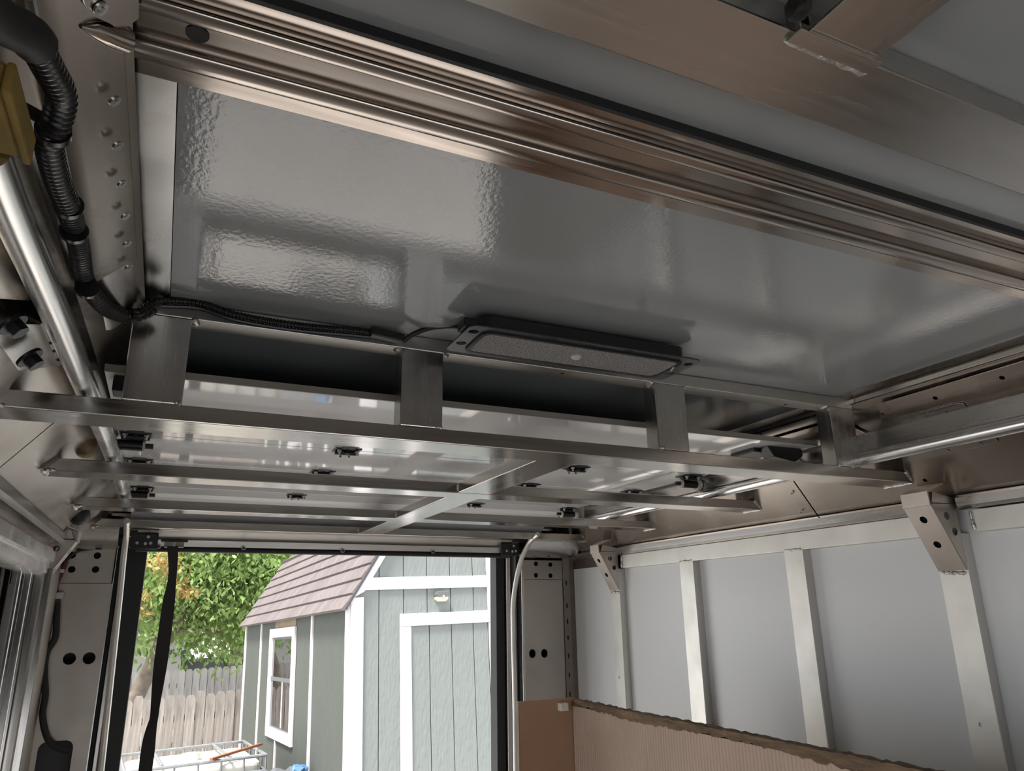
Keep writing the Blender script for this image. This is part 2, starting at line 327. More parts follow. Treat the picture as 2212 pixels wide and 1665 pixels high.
# --- left wall and window
wl = setting('wall_left', 'bare metal wall sheets framing the side window', (-.34, .9, -1.5))
MB().box(-.345, -.335, -1.45, 3.1, .178, .27).build('wall_sheet', 'aluminium_satin_y', wl)
MB().box(-.345, -.335, 2.455, 3.1, -1.5, .177).build('wall_sheet', 'pillar_sheet', wl)
MB().box(-.345, -.335, -1.45, 2.455, -1.5, -1.30).build('wall_sheet', 'wall_paint', wl)
MB().box(-.345, -.335, -1.45, -.80, -1.30, .177).build('wall_sheet', 'wall_paint', wl)
b = MB(); b.box(-.40, -.36, -1.5, 3.24, .178, .55); b.box(-.40, -.36, 2.46, 3.24, -1.53, .178); b.box(-.40, -.36, -1.5, 2.46, -1.53, -1.3); b.box(-.40, -.36, -1.5, -.80, -1.3, .178)
b.build('outer_skin', 'bulkhead', wl)
MB().box(-.335, -.31, -1.45, 2.6, .182, .196).build('wood_batten', 'panel_brown', wl)
w1 = setting('window_1', 'aluminium framed sliding side window seen at a steep angle', (-.3, .8, -1.3))  # far frame is real; extra height and forward length added to let light in
MB().prism([(-.36, .176), (-.285, .176), (-.285, .148), (-.296, .146), (-.296, .118), (-.31, .112), (-.36, .112)], XZ, -.80, 2.455).build('top_frame', 'aluminium_bright', w1)
MB().prism([(-.36, -1.30), (-.285, -1.30), (-.285, -1.27), (-.30, -1.265), (-.30, -1.24), (-.36, -1.24)], XZ, -.80, 2.455).build('bottom_frame', 'aluminium_bright', w1)
MB().prism([(-.36, 2.455), (-.285, 2.455), (-.285, 2.432), (-.30, 2.428), (-.30, 2.39), (-.36, 2.39)], lambda p, q, a: (p, q, a), -1.30, .13).build('end_frame', 'aluminium_z', w1)
MB().prism([(-.36, -.80), (-.285, -.80), (-.285, -.77), (-.30, -.74), (-.36, -.74)], lambda p, q, a: (p, q, a), -1.30, .13).build('end_frame', 'aluminium_z', w1)
for y0, y1, x in ((2.33, 2.375, -.318), (2.20, 2.215, -.322), (1.62, 1.66, -.33), (.75, .80, -.318), (.28, .32, -.33)):
    MB().box(x-.015, x, y0, y1, -1.245, .118).build('sash_stile', 'aluminium_z', w1, .002)
for y0, y1, x in ((.77, 2.36, -.326), (-.76, .80, -.340)): MB().box(x-.004, x, y0, y1, -1.24, .115).build('pane', 'window_glass', w1)
MB().box(-.335, -.327, 2.376, 2.389, -1.24, .115).build('weather_seal', 'black_rubber', w1)
# --- unseen front end; its lower opening is added to light the interior
wf = setting('wall_front', 'unseen front end of the van body with a lower opening added for light', (.72, -1.47, -1.5))
MB().box(-.36, -.20, -1.5, -1.46, -1.5, .545).build('front_pillar', 'pillar_sheet', wf); MB().box(1.64, 1.80, -1.5, -1.46, -1.5, .545).build('front_pillar', 'pillar_sheet', wf)
MB().box(-.20, 1.64, -1.5, -1.46, -.65, .545).build('front_header', 'bulkhead', wf)
# --- rear wall
rw = setting('wall_rear', 'bare metal rear wall with punched pillars around the open doorway', (.65, 3.15, -1.5))
YR = 3.1
def pill(name, x0, x1, z0, z1, holes, y, m='pillar_sheet'):
    return plate(name, [(x0, z0), (x1, z0), (x1, z1), (x0, z1)], holes, lambda p, q: (p, y, q), (0, .003, 0), m, rw)
hz = [circ(on(u, v, 1, YR).x, on(u, v, 1, YR).z, r) for u, v, r in ((1157, 1217.5, .0105), (1188, 1219.5, .0105), (1157, 1242.5, .0105), (1188.5, 1243, .0105))]
hz2 = [circ(on(u, v, 1, YR).x, on(u, v, 1, YR).z, .0165, 18, .019) for u, v in ((1150, 1411.5), (1176, 1411))]
pill('pillar', 1.490, 1.69, -1.5, .135, hz2, YR); pill('pillar_top_plate', 1.490, 1.69, .137, .222, hz, YR-.003)
hz = [circ(on(u, v, 1, YR).x, on(u, v, 1, YR).z, .012) for u, v in ((156, 1199), (210.5, 1200), (155, 1230), (206.5, 1230))]
hz2 = [circ(on(u, v, 1, YR).x, on(u, v, 1, YR).z, .020) for u, v in ((150, 1422.5), (192.5, 1421.5))]
s0, s1 = on(84, 1603, 1, YR), on(160, 1600, 1, YR)
hz2.append(rrect(s0.x, s1.x, -.80, s0.z, .025))
pill('pillar', -.42, -.168, -1.5, .115, hz2, YR); pill('pillar_top_plate', -.42, -.172, .117, .255, hz, YR-.003)
MB().prism([(-.168, YR), (-.168, YR+.06), (-.165, YR+.06), (-.165, YR)], lambda p, q, a: (p, q, a), -1.5, .25).build('pillar_flange', 'aluminium_bright', rw)
MB().prism([(1.490, YR), (1.490, YR+.06), (1.487, YR+.06), (1.487, YR)], lambda p, q, a: (p, q, a), -1.5, .22).build('pillar_flange', 'aluminium_satin_z', rw)
slots = [circ(1.706, z, .003, 8, .012) for z in (.12, .02, -.05, -.12, -.20, -.28, -.36, -.45, -.55)]
plate('corner_strip', [(1.692, -1.5), (1.722, -1.5), (1.722, .25), (1.692, .25)], slots, lambda p, q: (p, YR-.004-(p-1.692)*.3, q), (0, .003, 0), 'pillar_dark', rw)
MB().box(1.722, 1.7475, 3.088, 3.098, -1.5, .25).build('corner_strip', 'pillar_dark', rw)
MB().box(1.750, 1.774, 2.77, 3.09, .183, .24).build('corner_block', 'pillar_dark', rw, .002)
MB().box(-.42, 1.8, 3.20, 3.22, .255, .55).build('header_skin', 'bulkhead', rw)
for x0, x1 in ((-.42, -.135), (1.40, 1.8)): MB().box(x0, x1, 3.20, 3.22, -1.53, .255).build('outer_skin', 'bulkhead', rw)
MB().box(-.2, 1.6, 3.11, 3.13, .39, .51).build('header_sheet', 'aluminium_satin_x', rw)
MB().prism([(3.06, .392), (3.06, .372), (3.05, .362), (3.05, .352), (3.062, .346), (3.12, .346), (3.12, .392)], YZ, -.20, 1.62).build('header_beam', 'aluminium_ribbed', rw)
MB().prism([(3.07, .318), (3.055, .306), (3.055, .294), (3.07, .285), (3.19, .285), (3.19, .345), (3.07, .345)], YZ, -.17, 1.50).build('header_beam', 'aluminium_x', rw)
def arc(x0, x1):
    pr = [(2.975, .330), (2.985, .300), (3.005, .270), (3.035, .246), (3.075, .233), (3.098, .231)]
    return MB().prism(pr+[(y+.003, z+.004) for y, z in pr[::-1]], YZ, x0, x1).build('corner_cap', 'aluminium_bright', rw)
arc(1.475, 1.735); arc(-.33, -.165)
# jamb seals and channels around the doorway
for x0, x1, y0, y1, m, nm in ((-.135, -.068, 3.12, 3.19, 'black_rubber', 'jamb_seal'), (1.362, 1.402, 3.12, 3.19, 'black_rubber', 'jamb_seal'), (-.150, -.137, 3.10, 3.16, 'aluminium_satin_z', 'jamb_channel'),
                           (1.404, 1.424, 3.10, 3.16, 'aluminium_satin_z', 'jamb_channel'), (1.455, 1.468, 3.05, 3.16, 'aluminium_satin_z', 'jamb_channel'), (-.1655, -.152, 3.13, 3.19, 'black_rubber', 'jamb_seal'), (1.468, 1.486, 3.13, 3.19, 'black_rubber', 'jamb_seal')):
    MB().box(x0, x1, y0, y1, -1.5, .245).build(nm, m, rw, .002)
# ================================================================== ROOF BOW (ribbed cross member)
bow = thing('roof_bow', 'ribbed sheet metal roof bow running across the grey ceiling', 'roof beam', (.72, .6, .47))
def ribprof(y0, y1, d, k=14): return [((y0+y1)/2-(y1-y0)/2*math.copysign(abs(math.cos(math.pi*i/k))**.62, math.cos(math.pi*i/k)), .494-d*max(0, math.sin(math.pi*i/k))**.62) for i in range(k+1)]
pf = [(.527, .5), (.527, .493), (.552, .493)]+ribprof(.556, .575, .0112)+ribprof(.612, .638, .0118)+[(.650, .494), (.6685, .494), (.6685, .5)]
MB().prism(pf, YZ, -.10, 1.53).build('ribbed_channel', 'aluminium_ribbed', bow)
MB().box(-.10, 1.53, .5265, .5315, .4885, .4995).build('black_edge', 'black_rubber', bow)  # black strip along the near edge of the bow, against the ceiling
p = on(421, 75, 2, .4935); p.y = .593; p.x += .002; MB().cyl(p+V((0, 0, .002)), p+V((0, 0, -.0006)), .0100, 20).build('punched_hole', 'dark_void', bow)
tabp = [(300, -60), (300, 40), (256, 72), (252, 62), (240, 52), (222, 44), (205, 36), (193, 24), (184, 10), (180, -6), (184, -40)]
plate('end_tab', tabp, [], lambda a, b_: cove_l(a, b_, .544), (-.0015, 0, .0015), 'aluminium_sheet', bow)
q = cove_l(216, 17, .543); dq = V((.707, 0, -.707)); MB().tube([q, q+dq*.002], .0062, 14).build('screw', 'bolt_zinc', bow); MB().tube([q+dq*.002, q+dq*.003], .0028, 8).build('screw_core', 'bolt_zinc', bow)
MB().tube([cove_l(174, 56, .552), cove_l(200, 62, .550), cove_l(230, 72, .548), cove_l(268, 84, .545)], [.002, .007, .010, .012], 12).build('rib_end', 'aluminium_ribbed', bow)
# near flat bar with a lengthwise stub
nb = thing('roof_bar', 'flat aluminium roof bar close overhead with a lengthwise bar welded to it', 'roof beam', (.7, .4, .47))
MB().box(-.10, 1.52, .357, .442, .471, .4995).build('crossbar', 'aluminium_satin_x', nb, .002)
MB().box(.449, .530, -1.3, .350, .470, .498).build('lengthwise_bar', 'aluminium_satin_y', nb, .002)
MB().box(.437, .536, .349, .366, .4665, .4745).build('joint_plate', 'aluminium_satin_x', nb, .001)
bead((.436, .367, .469), (.537, .368, .469), .003, nb, 16)
b = MB(); b.ball((.424, .338, .474), .010, 10, (1, 1.3, 1.2)); b.tube(smoothpath([(.43, .20, .488), (.425, .27, .480), (.420, .33, .476), (.428, .35, .468)]), .006, 8)
tag(b.build('cable_clip', 'black_plastic'), 'black cable clip on the near roof bar', 'clip')
# ================================================================== HANGING RACK
rk = thing('ceiling_rack', 'welded aluminium rack of crossbars hung below the van ceiling', 'rack', (.72, 2.1, .296))
rows = ((1.245, 1.330), (1.785, 1.868), (2.362, 2.445), (2.890, 2.972))
for i, (y0, y1) in enumerate(rows):
    xl, xr = ((-.262, 1.700), (-.256, 1.700), (-.252, 1.706), (-.245, 1.706))[i]
    MB().prism([(xl, .296), (xr, .296), (xr-.027, .3235), (xl+(.027 if i else 0), .3235)], XZ, y0, y1).build('crossbar', 'aluminium_x', rk, .0018)
    bead((xr+.001, y0+.002, .2955), (xr-.001, y1, .2955), .004, rk, 12); bead((xr, y0-.001, .298), (xr-.025, y0-.001, .322), .003, rk)
    bead((xl, y0-.001, .297), (xl+.004, y0+.03, .294), .006, rk, 7); bead((xl+.004, y0-.002, .297), (xl+.022, y0-.002, .297), .0045, rk, 6)
for y0, y1 in ((1.330, 1.785), (1.868, 2.362), (2.445, 2.890)):
    MB().box(.672, .765, y0, y1, .2965, .323).build('lengthwise_bar', 'aluminium_y', rk, .0018)
    for x in (.672, .765): bead((x, y1-.001, .300), (x, y1-.001, .321), .0028, rk, 6)
MB().box(-.062, 1.527, 1.2455, 1.292, .4715, .499).build('top_bar', 'aluminium_rough_x', rk, .0018)
for i, (x0, x1) in enumerate(((-.092, -.005), (.356, .437), (.923, 1.003), (1.443, 1.523))):
    MB().box(x0, x1, 1.2445, 1.288, .3235, .4715).build('hanger_post', 'aluminium_satin_z', rk, .0018)
    xs = (x1+.003,) if i == 0 else (x0-.003,)
    for x in xs: bead((x, 1.246, .471), (x+(.006 if i == 0 else -.006), 1.262, .470), .006, rk, 5)
    bead((x1 if i < 2 else x0, 1.243, .325), (x1-.012 if i < 2 else x0+.012, 1.243, .325), .0035, rk, 5)
bead((1.004, 1.243, .470), (1.0045, 1.247, .468), .0035, rk, 4); bead((.439, 1.244, .470), (.446, 1.25, .468), .0045, rk, 5)
for (u, v) in ((1215, 806), (1697, 873)):
    p = on(u, v, 2, .4715); MB().cyl(p+V((0, 0, .002)), p+V((0, 0, -.0004)), .0042, 12).build('drilled_hole', 'dark_void', rk)
# ================================================================== ROLL-UP DOOR
dr = thing('roll_up_door', 'white panelled roll-up door rolled up flat below the ceiling', 'door', (.69, 2.2, .24))
XD0, XD1, ZD = -.132, 1.512, .400
def sect(y0, y1, z0=ZD, z1=ZD):
    MB().prism([(y0+.002, z0), (y1-.002, z1), (y1-.002, z1+.011), (y0+.002, z0+.011)], YZ, XD0, XD1).build('door_section', 'door_white', dr, .001)
MB().box(XD0, XD1, 1.357, 1.3612, .3995, .4125).build('top_edge_trim', 'door_edge', dr)
sect(1.361, 1.846); sect(1.846, 2.168); sect(2.168, 2.61); sect(2.61, 2.72, ZD, .394); sect(2.72, 2.90, .394, .365); sect(2.90, 2.975, .365, .325)
MB().prism([(2.985, .318), (2.978, .304), (3.024, .264), (3.028, .240), (3.040, .240), (3.036, .270), (3.0, .318)], YZ, -.105, 1.385).build('bottom_section', 'aluminium_rough_x', dr, .001)
MB().prism([(3.008, .268), (3.020, .268), (3.024, .247), (3.014, .244)], YZ, -.06, 1.335).build('bottom_rail', 'aluminium_rough_x', dr, .001)
MB().tube([(-.105, 3.028, .2345), (1.385, 3.028, .2345)], .0105, 12).build('bottom_seal', 'black_rubber', dr)
hb = MB(); hb.box(-.034, .034, -.026, .026, -.004, 0); hb.tube([(-.030, 0, -.008), (.030, 0, -.008)], .007, 10); hb.box(-.018, .018, -.038, .038, -.003, 0); hb.box(-.006, .006, -.012, .012, -.013, 0)
bb = MB(); bb.tube([(0, 0, 0), (0, 0, -.004)], .006, 6); bb.tube([(0, 0, -.004), (0, 0, -.010)], .003, 8)
hsrc = bsrc = None
def hinge(x, y, z=ZD):
    global hsrc, bsrc
    c = V((x, y, z-.0005))
    if hsrc is None: h = hb.build('hinge', 'black_plastic', dr, .001); hsrc = h; WL[h] = V((0, 0, -.013)); h.location = c+V((0, 0, -.013))-WL[dr]; WL[h] = c+V((0, 0, -.013))
    else: h = inst(hsrc, c+V((0, 0, -.013)), dr)
    for dx, dy in ((-.022, -.018), (.022, -.018), (-.01, .028), (.012, .026)):
        if bsrc is None:
            o = bb.build('bolt', 'bolt_zinc', h); bsrc = o; o.location = c+V((dx, dy, -.014))-WL[h]
        else: inst(bsrc, c+V((dx, dy, -.014)), h)
for y in (1.846, 2.168, 2.645):
    for x in (.390, 1.066): hinge(x, y)
    hinge(-.095, y); hinge(1.475, y)
def roller(y, side, z=.378):
    xi, xo = (-.075, -.136) if side < 0 else (1.455, 1.516)
    r = MB(); r.tube([(xi, y, z), (xo, y, z)], .0125, 14); o = r.build('roller_carrier', 'black_plastic', dr)
    MB().tube([(xi-side*.018, y, z), (xi, y, z)], .0065, 10).build('stem_end', 'black_rubber', o)
    MB().tube([(xi-side*.001, y, z), (xi+side*.004, y, z)], .0150, 14).build('washer', 'cream_plastic', o)
    MB().tube([(xo, y, z), (xo+side*.012, y, z)], .019, 18).build('wheel', 'cream_plastic', o)
for y in (1.866, 2.66):
    roller(y, -1); roller(y, 1)
MB().prism([(1.38, .399), (1.50, .399), (1.50, .380), (1.47, .362), (1.40, .372)], XZ, 1.40, 1.44).build('top_bracket', 'black_plastic', dr, .002)
MB().box(1.36, 1.44, 1.43, 1.52, .388, .3995).build('top_bracket', 'black_plastic', dr, .003); roller(1.455, 1, .372)
MB().box(-.118, -.02, 1.375, 1.42, .372, .3995).build('top_bracket', 'black_plastic', dr, .002); MB().tube([(-.06, 1.366, .384), (-.06, 1.374, .384)], .010, 12).build('bolt', 'bolt_zinc', dr)
for x0, x1 in ((-.125, -.035), (1.335, 1.42)):
    o = MB().box(x0, x1, 2.992, 3.008, .232, .286).build('corner_bracket', 'black_plastic', dr, .002); xm = (x0+x1)/2
    for dx, dz in ((-.022, .252), (.005, .250), (.022, .252), (.012, .274)): MB().tube([(xm+dx, 2.991, dz), (xm+dx, 2.985, dz)], .0055, 8).build('bolt', 'bolt_zinc', o)
for u, v in ((343, 1180), (526, 1183.5), (740, 1189), (935, 1191)):
    p = on(u, v, 1, 3.004); o = MB().tube([p, p+V((0, -.004, 0))], .0085, 12).build('washer', 'bolt_zinc', dr); MB().tube([p+V((0, -.004, -.001)), p+V((0, -.011, -.001))], .005, 8).build('screw', 'bolt_dark', o)
# ================================================================== DOOR TRACKS
def track(side, pts, vert, label):
    t = thing('door_track', label, 'door track', (pts[0][0], 1.2, .3), 'tracks of the roll-up door')
    path = smoothpath(pts, 5)
    MB().tube(path, .0168, 16).build('guide_tube', 'aluminium_bright', t)
    q = [p for p in path]
    L_ = [p+V((-side*.006, 0, .008)) for p in q]; R_ = [p+V((-side*.004, 0, .056)) for p in q]
    MB().ribbon(L_, R_, (side*.003, 0, 0)).build('track_web', 'aluminium_satin_y', t)
    MB().ribbon([p+V((side*.026, 0, 0)) for p in R_], R_, (0, 0, .003)).build('track_web', 'aluminium_satin_y', t)
    MB().tube(smoothpath(vert, 8), .0105, 14).build('vertical_tube', 'post_metal', t)
    return t
tkl = track(-1, [(-.161, .605, .345), (-.159, .725, .345), (-.149, 1.08, .345), (-.134, 1.93, .345), (-.134, 2.62, .345)],
      [(-.138, 2.86, .315), (-.138, 2.955, .275), (-.139, 2.99, .20), (-.134, 3.0, .05), (-.128, 3.0, -.15), (-.118, 3.0, -.50), (-.10, 3.0, -1.2)], 'aluminium roller track beside the yellow foam block')
tkr = track(1, [(1.54, -.6, .345), (1.531, .857, .345), (1.527, 1.24, .345), (1.535, 1.63, .345), (1.535, 2.60, .345)],
      [(1.448, 2.86, .315), (1.440, 2.93, .285), (1.415, 2.975, .20), (1.392, 3.0, .05), (1.388, 3.0, -.10), (1.391, 3.0, -.4), (1.391, 3.0, -1.2)], 'aluminium roller track along the right ceiling corner')
for (u, v) in ((1931, 953), (2053, 924)):
    p = on(u, v, 0, 1.528); o = MB().tube([p+V((.004, 0, 0)), p+V((-.003, 0, 0))], .0055, 12).build('rivet', 'bolt_zinc', tkr)
p = on(1509, 1058, 0, 1.530); MB().tube([p+V((.004, 0, 0)), p+V((-.003, 0, 0))], .0055, 12).build('rivet', 'bolt_zinc', tkr)
# ================================================================== CEILING LIGHT
lf = thing('ceiling_light', 'slim black framed ceiling light with a textured lens, switched off', 'light', (.665, 1.13, .45))
plate('bezel', rrect(.422, .908, 1.062, 1.197, .016), [rrect(.455, .872, 1.079, 1.180, .018)]+[circ(x, y, .0095, 12) for x, y in ((.437, 1.090), (.437, 1.150), (.893, 1.090), (.893, 1.150))]+[rrect(x-.011, x+.011, y-.004, y+.004, .003, 2) for x, y in ((.58, 1.070), (.74, 1.070), (.58, 1.189), (.74, 1.189))],
      lambda p, q: (p, q, .460), (0, 0, .0025), 'lamp_bezel', lf)
MB().prism(rrect(.449, .878, 1.073, 1.186, .02), lambda p, q, a: (p, q, a), .463, .488).build('housing', 'black_plastic', lf)
plate('gasket', rrect(.452, .875, 1.076, 1.183, .018), [rrect(.459, .868, 1.083, 1.176, .016)], lambda p, q: (p, q, .4565), (0, 0, .004), 'black_rubber', lf)
MB().prism(rrect(.458, .869, 1.082, 1.177, .016), lambda p, q, a: (p, q, a), .4575, .4635).build('diffuser', 'lens_prismatic', lf)
p = on(1245, 770, 2, .457); MB().ball(p, .011, 14, (1, 1, .6)).build('sensor_dome', 'sensor_white', lf)
p = on(1452, 797, 2, .456); MB().beam(p+V((-.004, -.010, 0)), p+V((.004, .010, 0)), (.002, 0, 0), (0, 0, .001)).build('sticker', 'sensor_white', lf)
for x, y in ((.428, 1.098), (.905, 1.12)): MB().box(x-.012, x+.012, y-.018, y+.018, .464, .482).build('end_clip', 'black_plastic', lf, .003)
# ================================================================== CABLES
def corr(name, pts, r, mat_, label, cat, pitch=.0064, d=.0009, parent=None):
    path = resample(smoothpath(pts, 10), pitch/4); rs = [r+(d, d, -d, -d)[i % 4] for i in range(len(path))]
    o = MB().tube(path, rs, 18).build(name, mat_, parent)
    if parent is None: tag(o, label, cat)
    return o
cpx = [(-60, -20), (0, 42), (60, 75), (106, 150), (132, 205), (124, 258), (106, 305), (122, 385), (148, 450), (170, 530), (184, 605), (222, 660)]
cp = [cove_l(u, v, .50+.02*(i > 8)) for i, (u, v) in enumerate(cpx)]
cp += [on(u, v, 1, 1.20) for u, v in ((262, 680), (300, 680), (330, 662))]
wc = thing('wiring_conduit', 'black corrugated wiring conduit winding down beside the screwed strip', 'conduit', (-.1, .8, .36))
corr('corrugated_tube', cp[:12]+cp[12:], .0105, 'conduit_plastic', None, None, parent=wc)
pp = [cove_l(u, v, .50) for u, v in ((-80, -30), (0, 42), (55, 72), (78, 95))]; MB().tube(smoothpath(pp), .0145, 14).build('sleeve', 'black_rubber', wc)
for u, v in ((115, 285), (148, 445), (160, 500), (188, 622)):
    c = cove_l(u, v, .50); dn = (cove_l(u, v+8, .50)-c).normalized(); MB().tube([c-dn*.003, c+dn*.003], .0135, 14).build('band', 'conduit_plastic', wc)
c = cove_l(85, 252, .50); MB().beam(cove_l(112, 268, .50), cove_l(62, 240, .54), (.004, .004, 0), (0, 0, .006)).build('clip', 'black_plastic', wc)
lw = thing('lamp_cable', 'black cable in mesh sleeve running along the rack top bar to the ceiling light', 'cable', (.2, 1.2, .47))
cp2 = [on(u, v, 1, 1.232) for u, v in ((318, 668), (352, 650), (430, 655), (500, 678), (580, 694), (660, 705), (740, 712), (800, 718))]
corr('sleeve', cp2, .0062, 'black_plastic', None, None, .006, .0006, lw)
MB().tube([p+V((0, -.002, -.010)) for p in smoothpath(cp2[1:])], .0035, 8).build('wire', 'conduit_plastic', lw)
MB().beam(on(800, 716, 1, 1.225), on(872, 733, 1, 1.225), (0, .009, 0), (0, 0, .008)).build('connector', 'black_plastic', lw, .002)
MB().tube(smoothpath([on(870, 738, 1, 1.22), on(892, 722, 1, 1.21), on(930, 708, 1, 1.20), on(975, 704, 1, 1.18), on(1000, 707, 1, 1.15)]), .0048, 10).build('lead', 'black_rubber', lw)
# cable on the left rear pillar
ph = thing('pillar_wiring', 'black cable with a white connector hanging on the left rear pillar', 'cable', (-.3, 3.08, -.45))
hp = [on(u, v, 1, 3.085) for u, v in ((256, 1150), (250, 1166), (236, 1180), (205, 1184), (168, 1190), (142, 1212), (130, 1240), (120, 1268), (124, 1300), (122, 1340), (119, 1378), (101, 1410), (96, 1450), (98, 1500), (92, 1545), (101, 1590), (120, 1612), (150, 1622))]
MB().tube(smoothpath(hp[:7], 6), .0055, 10).build('thin_wire', 'black_rubber', ph)
MB().tube(smoothpath(hp[5:9], 6), .0095, 10).build('red_wrap', 'wire_red', ph)
MB().tube(smoothpath(hp[8:], 6), .0105, 12).build('sleeve', 'webbing', ph)
p = on(125, 1287, 1, 3.075); MB().box(p.x-.014, p.x+.016, p.y-.008, p.y+.008, p.z-.010, p.z+.012).build('connector', 'sensor_white', ph, .002)
p = on(133, 1233, 1, 3.075); MB().box(p.x-.006, p.x+.008, p.y-.006, p.y+.006, p.z-.006, p.z+.006).build('connector', 'cream_plastic', ph, .001)
# thin wire and grommets on the left cove
MB().tube(smoothpath([on(240, 690, 1, 1.30), on(212, 708, 1, 1.30), on(197, 730, 1, 1.32), on(192, 760, 1, 1.34)]), .003, 8).build('branch_wire', 'conduit_plastic', wc)
c = cove_l(172, 1112, .56); b = MB(); b.ball(c, .030, 12, (1, 1, 1.1)); tag(b.build('rubber_grommet', 'black_rubber'), 'black rubber grommet in the left corner panel near the rear', 'grommet')
c = cove_l(186, 962, .565); tag(MB().ball(c, .030, 10, (.8, 1.4, 1)).build('foam_plug', 'foam_tan'), 'dirty tan foam plug behind the left roller track', 'plug')
# ================================================================== FOAM BLOCK, TRACK BRACKET
fb = thing('foam_block', 'olive yellow foam block wedged around the left track end', 'foam block', (-.17, .57, .33))
fx = [on(u, v, 2, .345) for u, v in ((50, 215), (58, 262), (44, 352))]
MB().box(-.25, -.137, .520, .604, .341, .368).build('block', 'foam_yellow', fb, .005, seg=3)
MB().box(-.137, -.131, .515, .608, .339, .364).build('layer', 'foam_yellow', fb, .002, seg=2)
tb = thing('track_bracket', 'bent metal track bracket with two dark bolts on the left corner', 'bracket', (-.2, 1.1, .33))
A1, A2, A3, A4 = cove_l(-30, 700, .53), cove_l(88, 700, .53), cove_l(128, 790, .53), cove_l(40, 800, .53)
b = MB(); n_ = (A2-A1).cross(A4-A1).normalized()*.0025; b.add([A1, A2, A3, A4, A1+n_, A2+n_, A3+n_, A4+n_], [(0, 1, 2, 3), (7, 6, 5, 4), (0, 4, 5, 1), (1, 5, 6, 2), (2, 6, 7, 3), (3, 7, 4, 0)]); b.build('base_plate', 'aluminium_satin_y', tb)
MB().ribbon([A2, A3], [A2+V((.018, 0, .012)), A3+V((.018, 0, .012))], (0, 0, .0025)).build('side_flange', 'aluminium_satin_y', tb)
MB().ribbon([A1, A2], [A1+V((0, -.004, .03)), A2+V((0, -.004, .03))], (0, .0025, 0)).build('end_flange', 'aluminium_satin_y', tb)
for u, v, k in ((30, 703, .512), (66, 775, .505)):
    c = cove_l(u, v, k); d = V((.707, 0, -.707)); o = MB().tube([c-d*.004, c], .017, 18).build('washer', 'bolt_dark', tb); MB().tube([c, c+d*.012], .0105, 6).build('bolt_head', 'bolt_dark', o)
for t_ in (.42, .62, .85): c = A2.lerp(A3, t_); MB().tube([c, c+V((.012, 0, .008))], .0022, 6).build('notch', 'dark_void', tb)
# ================================================================== GUSSET BRACKETS
def gusset(y0, y1, side, label):
    X = (lambda x: x) if side > 0 else (lambda x: 1.388-x)
    g = thing('gusset_bracket', label, 'bracket', (X(1.70), (y0+y1)/2, .075), 'folded gusset brackets under the rack ends')
    a, b_ = V((1.650, 0, .232)), V((1.739, 0, .078)); L_ = (b_-a).length; d = (b_-a).normalized()
    hs = [circ(L_*.22, y0+(y1-y0)*.52, .0095, 16), circ(L_*.60, y0+(y1-y0)*.52, .0095, 16)]
    plate('face_plate', [(0, y0), (L_, y0), (L_, y1), (0, y1)], hs, lambda p, q: (X(a.x+d.x*p), q, a.z+d.z*p), (side*.002, 0, .001), 'gusset_metal', g)
    tri = [(1.652, .232), (1.740, .078), (1.7425, .078), (1.7425, .235)]
    for yy in (y0, y1-.002):
        plate('side_web', tri, [circ(1.703, .205, .0095, 14), circ(1.722, .168, .0095, 14)], lambda p, q: (X(p), yy, q), (0, .002, 0), 'gusset_metal', g)
    MB().beam((X(1.688), (y0+y1)/2, .215), (X(1.738), (y0+y1)/2, .128), (0, (y1-y0)/2-.006, 0), (side*.003, 0, .002)).build('hole_shade', 'dark_void', g)  # dark sheet inside the bracket stands in for shade behind its holes
    MB().prism([(X(1.647), .262), (X(1.712), .286), (X(1.713), .283), (X(1.6515), .260), (X(1.653), .228), (X(1.649), .2285)], XZ, y0, y1).build('bent_tab', 'gusset_metal', g)
    MB().prism([(X(1.67), .262), (X(1.742), .25), (X(1.742), .236), (X(1.66), .236)], XZ, y0+.002, y1-.002).build('cap', 'gusset_metal', g)
    return g
gusset(1.174, 1.247, 1, 'large folded gusset bracket with punched holes, right wall, nearest')
gusset(2.697, 2.765, 1, 'smaller looking folded gusset bracket with punched holes in the rear right corner')
gusset(2.697, 2.765, -1, 'folded gusset bracket seen edge-on beside the left window corner')
# ================================================================== PULL STRAP
st = thing('pull_strap', 'black webbing pull strap hanging from the door bottom rail', 'strap', (.05, 2.98, -.8))
def zp(x, y, Y=2.975): return on(x*.30928, 1150+y*.30928, 1, Y)
ed = [(95, 1168, 1246), (180, 1173, 1243), (260, 1177, 1238), (360, 1166, 1230), (480, 1136, 1222), (600, 1118, 1210), (760, 1096, 1190), (900, 1076, 1172), (1050, 1062, 1146), (1180, 1054, 1122), (1290, 1046, 1106), (1340, 1030, 1098), (1420, 1004, 1090), (1520, 984, 1082), (1665, 966, 1062), (1800, 955, 1045)]
L_ = [zp(l, y, 2.975) for y, l, r in ed]; R_ = [zp(r, y, 2.975-(.02 if 8 <= i <= 11 else 0)) for i, (y, l, r) in enumerate(ed)]
MB().ribbon(smoothpath(L_, 3), smoothpath(R_, 3), (0, .0025, 0)).build('webbing', 'webbing', st)
a, b_ = zp(1150, 62, 2.985), zp(1282, 108, 2.985)
MB().box(a.x, b_.x, 2.978, 2.986, b_.z, a.z).build('clamp_plate', 'aluminium_x', st, .001)
MB().box(a.x-.012, b_.x+.012, 2.972, 2.99, a.z-.002, a.z+.006).build('clamp_plate', 'black_plastic', st, .001)
for z in (.35, .62): 
    p = a.lerp(b_, z); MB().tube([(.5*(a.x+b_.x), 2.977, p.z), (.5*(a.x+b_.x), 2.969, p.z)], .005, 8).build('bolt', 'bolt_zinc', st)
